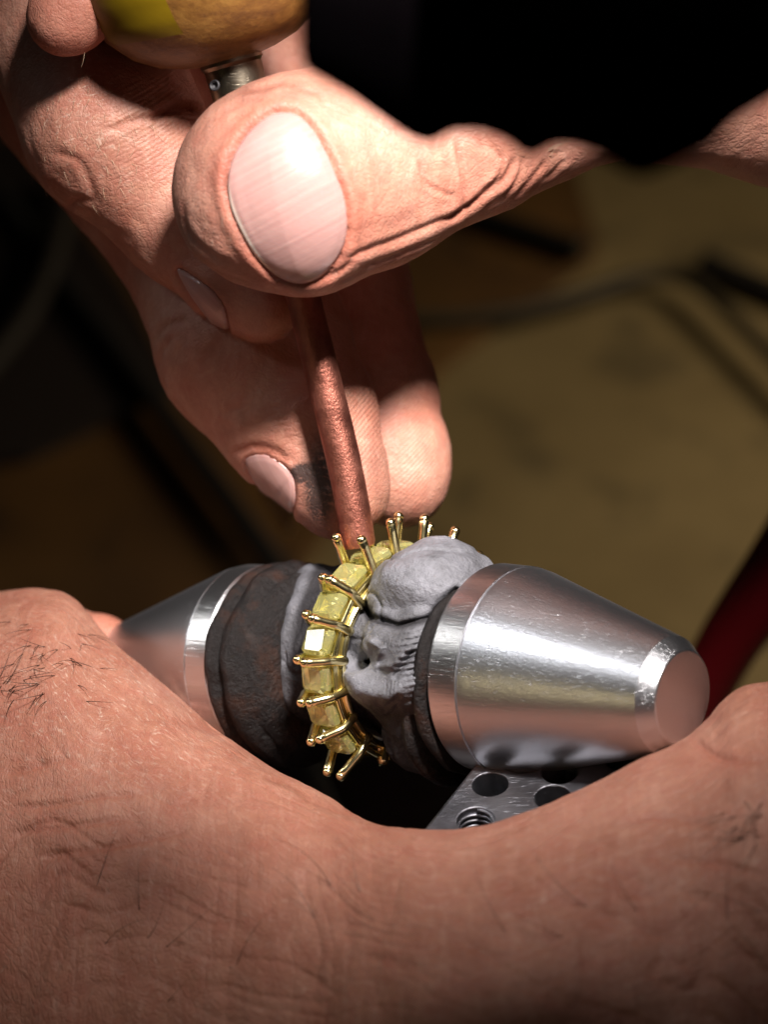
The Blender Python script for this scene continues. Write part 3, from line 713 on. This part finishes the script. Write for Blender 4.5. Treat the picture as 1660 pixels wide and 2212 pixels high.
# ridges of the finger pads
d3 = np.hypot(px - 905, (py - 1120) * .6); ridge += .8 * bl(890, 920, 70, 170, [3]); phase = np.where(who == 3, (py + (px - 840) * 1.1 + .003 * (px - 900) ** 2) * 2 * math.pi / 11, phase)
ridge += .6 * bl(790, 880, 45, 160, [2]); phase = np.where(who == 2, (py * .8 + (px) * 1.0) * 2 * math.pi / 11, phase)
ridge += .55 * bl(330, 200, 140, 60, [1]) + .35 * bl(330, 330, 120, 90, [1]); phase = np.where(who == 1, (py + px * .45 + .0012 * (px - 250) ** 2) * 2 * math.pi / 12, phase)
V = V + disp[:, None] * G
hand = root('hand', 'bare hand pinching the copper punch between thumb and index finger, large thumbnail toward the viewer', 'hand', P(700, 700, -.5))
body = mesh_obj('skin', V, Q, m_skin, hand, attrs=dict(crease=np.clip(crease, 0, 1), red=np.clip(red, 0, 1), dirt=np.clip(dirt, 0, 1.8), dry=np.clip(dry, 0, 1), ridge=np.clip(ridge, 0, 1), phase=phase))
def nail(o, ci, tipdir, lift, crown, label):
    cen = o.mean(0); nr = 22; na = len(o); rr = np.linspace(0, 1, nr) ** .8
    Q2 = cen + rr[:, None, None] * (o[None] - cen) * 1.0
    S = march(lambda p: hand_sdf(p, ci), Q2[..., 0], Q2[..., 1])
    Gn = grad(lambda p: hand_sdf(p, ci), S, .02)
    t = ((Q2 - cen) @ nrm(tipdir)); t = t / np.abs(t).max()
    h = lift * np.clip((1 - rr[:, None]) * 7, 0, 1) + crown * (1 - rr[:, None] ** 2) + np.clip(t, 0, 1) ** 3 * lift * .8
    S = S + Gn * h[..., None]
    V = [S.reshape(-1, 3)]; under = S[-1] - Gn[-1] * (.05 + 0 * h[-1][:, None]); V.append(under); V = np.concatenate(V)
    F = []
    for i in range(nr):
        for j in range(na):
            a, b = i * na + j, i * na + (j + 1) % na; F.append((a, b, b + na, a + na))
    side = np.array([-tipdir[1], tipdir[0]], float); side = nrm(side)
    uv = np.stack([((Q2 - cen) @ nrm(tipdir)) / 60, ((Q2 - cen) @ side) / 60, 0 * t], -1).reshape(-1, 3); uv = np.r_[uv, uv[-na:]]
    free = (np.clip(t, 0, 1) * rr[:, None] ** 2).reshape(-1); free = np.r_[free, free[-na:]]
    ob = mesh_obj('nail', V, F, m_nail, hand, label=label, attrs=dict(nuv=uv, free=free)); return ob
nail(closed(thumb_nail), 0, (-.88, .47), .012, .035, NAILS[0]['lab'])
nail(closed(mid_nail), 2, (.55, .84), .012, .02, NAILS[1]['lab'])
nail(closed(idx_nail), 1, (.7, .71), .012, .02, NAILS[2]['lab'])
def hairs(name, spec, mat, parent, surf, seed):
    rs = np.random.RandomState(seed); parts = []
    VV, GG = surf; hx, hy = to_px(VV); ok = GG[:, 2] > .05
    for x, y, ln, ang, r, cnt, sx, sy in spec:
        for _ in range(cnt):
            X, Y = x + rs.randn() * sx, y + rs.randn() * sy
            i = np.argmin(np.where(ok, (hx - X) ** 2 + (hy - Y) ** 2, 1e9)); p = VV[i]; g = GG[i]
            a = math.radians(ang + rs.randn() * 28); dr = np.array([math.cos(a), -math.sin(a), 0]); dr = nrm(dr - g * (dr @ g) + g * .25)
            side = np.cross(dr, g); L = ln / K * (.6 + .8 * rs.rand()); cv = rs.randn() * .35
            t = np.linspace(0, 1, 9)[:, None]
            pts = p + dr * t * L + g * (.10 * L * np.sin(t * 2.6) - .01) + side * cv * L * t ** 2
            parts.append(tube(pts, np.linspace(r, r * .25, 9), 4, cap=False))
    V, F = join(parts); o = mesh_obj(name, V, F, mat, parent); o['kind'] = 'stuff'; return o
hairs('fine_hair', [(230, 250, 26, 70, .0022, 60, 60, 80), (1190, 330, 45, -60, .0035, 4, 25, 12), (120, 350, 22, 80, .002, 25, 30, 60)], m_palehair, hand, (V, G), 3)

# ------------------------------------------------------------------ holding hand (foreground)
rim = np.array([(-260, 1330, -1.9), (-120, 1295, -1.7), (0, 1274, -1.4), (90, 1266, -1.15), (160, 1292, -.9), (225, 1375, -.6), (300, 1436, -.35), (420, 1530, 0), (520, 1605, .35), (585, 1652, .6), (700, 1718, 1.0), (800, 1772, 1.5),
                (880, 1798, 1.85), (960, 1806, 2.05), (1050, 1795, 2.15), (1150, 1762, 2.15), (1260, 1716, 2.1), (1380, 1655, 2.05), (1470, 1612, 2.0), (1528, 1562, 1.95), (1562, 1515, 1.9), (1605, 1482, 1.85), (1660, 1468, 1.8), (1780, 1450, 1.6), (1950, 1440, 1.2)], float)
NU, NV = 620, 420
C = catmull(rim, NU)
al = np.linspace(-1, 1, NV)                            # -1..0 behind the rim, 0..1 in front
wv = np.where(al < 0, al, al ** .95)
X = np.zeros((NU, NV)); Y = np.zeros((NU, NV)); Z = np.zeros((NU, NV))
for j, t in enumerate(wv):
    if t < 0:
        a = -t * 1.9; X[:, j] = C[:, 0]; Y[:, j] = C[:, 1] + 420 * (1 - math.cos(a)); Z[:, j] = C[:, 2] - 1.25 * math.sin(a)
    else:
        A = (2520 - C[:, 1]); a = t * math.pi / 2
        Bz = np.interp(C[:, 0], [-200, 200, 600, 1000, 1400, 1700], [2.9, 2.7, 2.5, 2.2, 2.1, 2.2])
        fan = (C[:, 0] - 880) * .10 * math.sin(a)
        X[:, j] = C[:, 0] + fan - 60 * math.sin(a) * np.clip((600 - C[:, 0]) / 600, 0, 1); Y[:, j] = C[:, 1] + A * (1 - math.cos(a)); Z[:, j] = C[:, 2] + Bz * math.sin(a)
S = P(X, Y, Z)
du = np.gradient(S, axis=0); dv = np.gradient(S, axis=1); Gh = np.cross(dv, du); Gh /= np.linalg.norm(Gh, axis=-1, keepdims=True)
if Gh[NU // 2, NV * 3 // 4, 2] < 0: Gh = -Gh
su = np.cumsum(np.r_[0, np.linalg.norm(np.diff(S[:, NV // 2], axis=0), axis=1)]); sv = np.cumsum(np.r_[0, np.linalg.norm(np.diff(S[NU // 2], axis=0), axis=1)])
U2, V2 = np.meshgrid(su, sv, indexing='ij'); suv = np.stack([U2, V2, 0 * U2], -1)
hx, hy = to_px(S)
warp = fbm(suv, .8, 2, 31)[..., None] * np.array([.35, .35, 0])
q = suv + warp
gs = lambda x, y, rx, ry: np.exp(-(((hx - x) / rx) ** 2 + ((hy - y) / ry) ** 2))
rot = lambda q, a, sx, sy: np.stack([(q[..., 0] * math.cos(a) - q[..., 1] * math.sin(a)) * sx, (q[..., 0] * math.sin(a) + q[..., 1] * math.cos(a)) * sy, q[..., 2]], -1)
rdg = lambda n: 1 - np.abs(n) * 2
dl = .05 * fbm(q, .7, 2, 3) + .006 * fbm(q, 5, 3, 4)
wr1 = rdg(vnoise(rot(q, .28, .9, 5.5), 1, 12)) ; wr2 = rdg(vnoise(rot(q, -.55, 1.2, 6.5), 1, 15)); wr3 = rdg(vnoise(rot(q, .08, 5.0, .8), 1, 18)); wr4 = rdg(vnoise(rot(q, .02, .8, 7), 1, 19))
cl = lambda a: np.clip(a, 0, 1) ** 2.5
mL = gs(60, 1800, 330, 260); mR = gs(1450, 2080, 420, 260); mM = gs(700, 2000, 600, 260)
wrk = cl(wr1) * mL * .026 + cl(wr2) * mR * .034 + cl(wr3) * (mM * .008 + mR * .01) + cl(wr4) * (.006 + .008 * mM)
dl -= wrk
crz = np.clip((cl(wr1) * mL + cl(wr2) * mR) * .22 + cl(wr3) * mM * .12 + cl(wr4) * .12, 0, 1)
for pts, dp, wd in [([(0, 1745), (120, 1735), (230, 1715), (330, 1712)], .02, 7), ([(0, 1668), (60, 1655), (150, 1630)], .02, 8), ([(330, 1550), (500, 1570), (640, 1635), (760, 1720)], .02, 12),
                    ([(560, 1680), (620, 1690), (700, 1735), (850, 1790)], .022, 9), ([(0, 1800), (130, 1785), (300, 1760)], .018, 8), ([(50, 1850), (250, 1825), (420, 1790)], .014, 8),
                    ([(1500, 1600), (1560, 1640), (1660, 1650)], .02, 9), ([(1320, 1790), (1430, 1765), (1560, 1790)], .012, 8), ([(1430, 1850), (1560, 1870), (1660, 1900)], .014, 9)]:
    dd, tt = polydist(hx, hy, catmull(pts, len(pts) * 5)); fd = np.clip(np.minimum(tt, 1 - tt) * 5, 0, 1) * (al[None] > -.05)
    dl -= dp * np.exp(-(dd / wd) ** 2) * fd; crz = np.maximum(crz, .5 * np.exp(-(dd / wd) ** 2) * fd)
# knuckle bump behind the rim at the left
S = S + dl[..., None] * Gh
hand2 = root('hand', 'large bare hand in the foreground wrapped round the clamp, dark hairs at the left', 'hand', P(800, 2100, 1.5))
fl = S.reshape(-1, 3); rs_ = lambda a: a.reshape(-1)
redf = .35 * gs(300, 1900, 500, 250) + .3 * gs(0, 1500, 200, 160) + .5 * gs(1560, 1640, 90, 40) + .25 * gs(1400, 1980, 200, 80)
dryf = .9 * gs(230, 1500, 230, 120) + .35 * gs(500, 1640, 200, 60) + .25
zero = 0 * rs_(redf)
mesh_obj('skin', fl, grid_faces(NU, NV)[:, ::-1].copy(), m_skin2, hand2, attrs=dict(suv=suv.reshape(-1, 3), crease=rs_(crz), red=np.clip(rs_(redf), 0, 1), dry=np.clip(rs_(dryf), 0, 1), dirt=zero, ridge=zero, phase=zero))
# fold of skin behind, at the left
kp = chain([(-40, 1460, -2.3, 150), (110, 1420, -2.0, 110), (215, 1395, -1.9, 70)])
sd = lambda p: smin(cone_d(p, kp[0][0], kp[0][1], kp[1][0], kp[1][1]), cone_d(p, kp[0][1], kp[0][2], kp[1][1], kp[1][2]), .2) + .012 * vnoise(p, 5, 3)
V, Q, G = surface(sd, (-4.6, -2.4, -3.4), (-1.6, 0.1, -.9), .04, 2); z = np.zeros(len(V))
mesh_obj('fold', V, Q, m_skin2, hand2, attrs=dict(suv=V, crease=z, red=z + .5, dry=z, dirt=z, ridge=z, phase=z), label='fold of skin behind the knuckle')
surf2 = (fl, Gh.reshape(-1, 3))
hairs('hair', [(60, 1440, 62, 110, .0042, 26, 55, 45), (20, 1480, 66, 20, .0042, 12, 40, 18), (130, 1400, 50, 80, .0036, 6, 50, 25), (150, 1430, 50, 100, .0038, 6, 40, 30),
               (1600, 1760, 90, 120, .004, 9, 30, 40), (1640, 1800, 80, 150, .004, 6, 25, 40), (1400, 1990, 110, 230, .0034, 6, 150, 60), (300, 1990, 120, 300, .0034, 7, 160, 80), (850, 2000, 110, 250, .0034, 4, 160, 60)], m_hair, hand2, surf2, 11)

# ------------------------------------------------------------------ black cloth hanging in front, top right
edge = np.array([(652, 118), (665, 150), (705, 175), (760, 208), (830, 258), (880, 292), (925, 308), (955, 300), (985, 288), (1040, 292), (1090, 310), (1130, 338), (1165, 340), (1195, 324), (1230, 320), (1280, 332), (1320, 350), (1355, 372), (1395, 380), (1440, 366), (1490, 342), (1540, 318), (1590, 268), (1640, 235), (1700, 205), (1850, 170)], float)
E = catmull(edge, 150); n2 = 40; pts = []
for k, (x, y) in enumerate(E):
    s = k / 149; zc = float(np.interp(x, [900, 1040], [8.2, 10.5])); yt = -32
    cy, hy_ = (y + yt) / 2, (y - yt) / 2
    for a in np.arange(n2) / n2 * 2 * math.pi:
        ca, sa = math.cos(a), math.sin(a); sg = lambda v: math.copysign(abs(v) ** .8, v)
        p_ = P(x, cy + hy_ * sg(ca), zc); p_[2] += .4 * sg(sa) * min(1, .25 + s * 4); pts.append(p_)
pts = np.array(pts); m_ = len(E)
F = [(i * n2 + j, (i + 1) * n2 + j, (i + 1) * n2 + (j + 1) % n2, i * n2 + (j + 1) % n2) for i in range(m_ - 1) for j in range(n2)]
F += [tuple(range(n2)), tuple((m_ - 1) * n2 + j for j in range(n2))[::-1]]
tag(mesh_obj('black_cloth', pts, F, m_cloth), 'black out of focus cloth with a lumpy lower edge filling the top right', 'cloth')
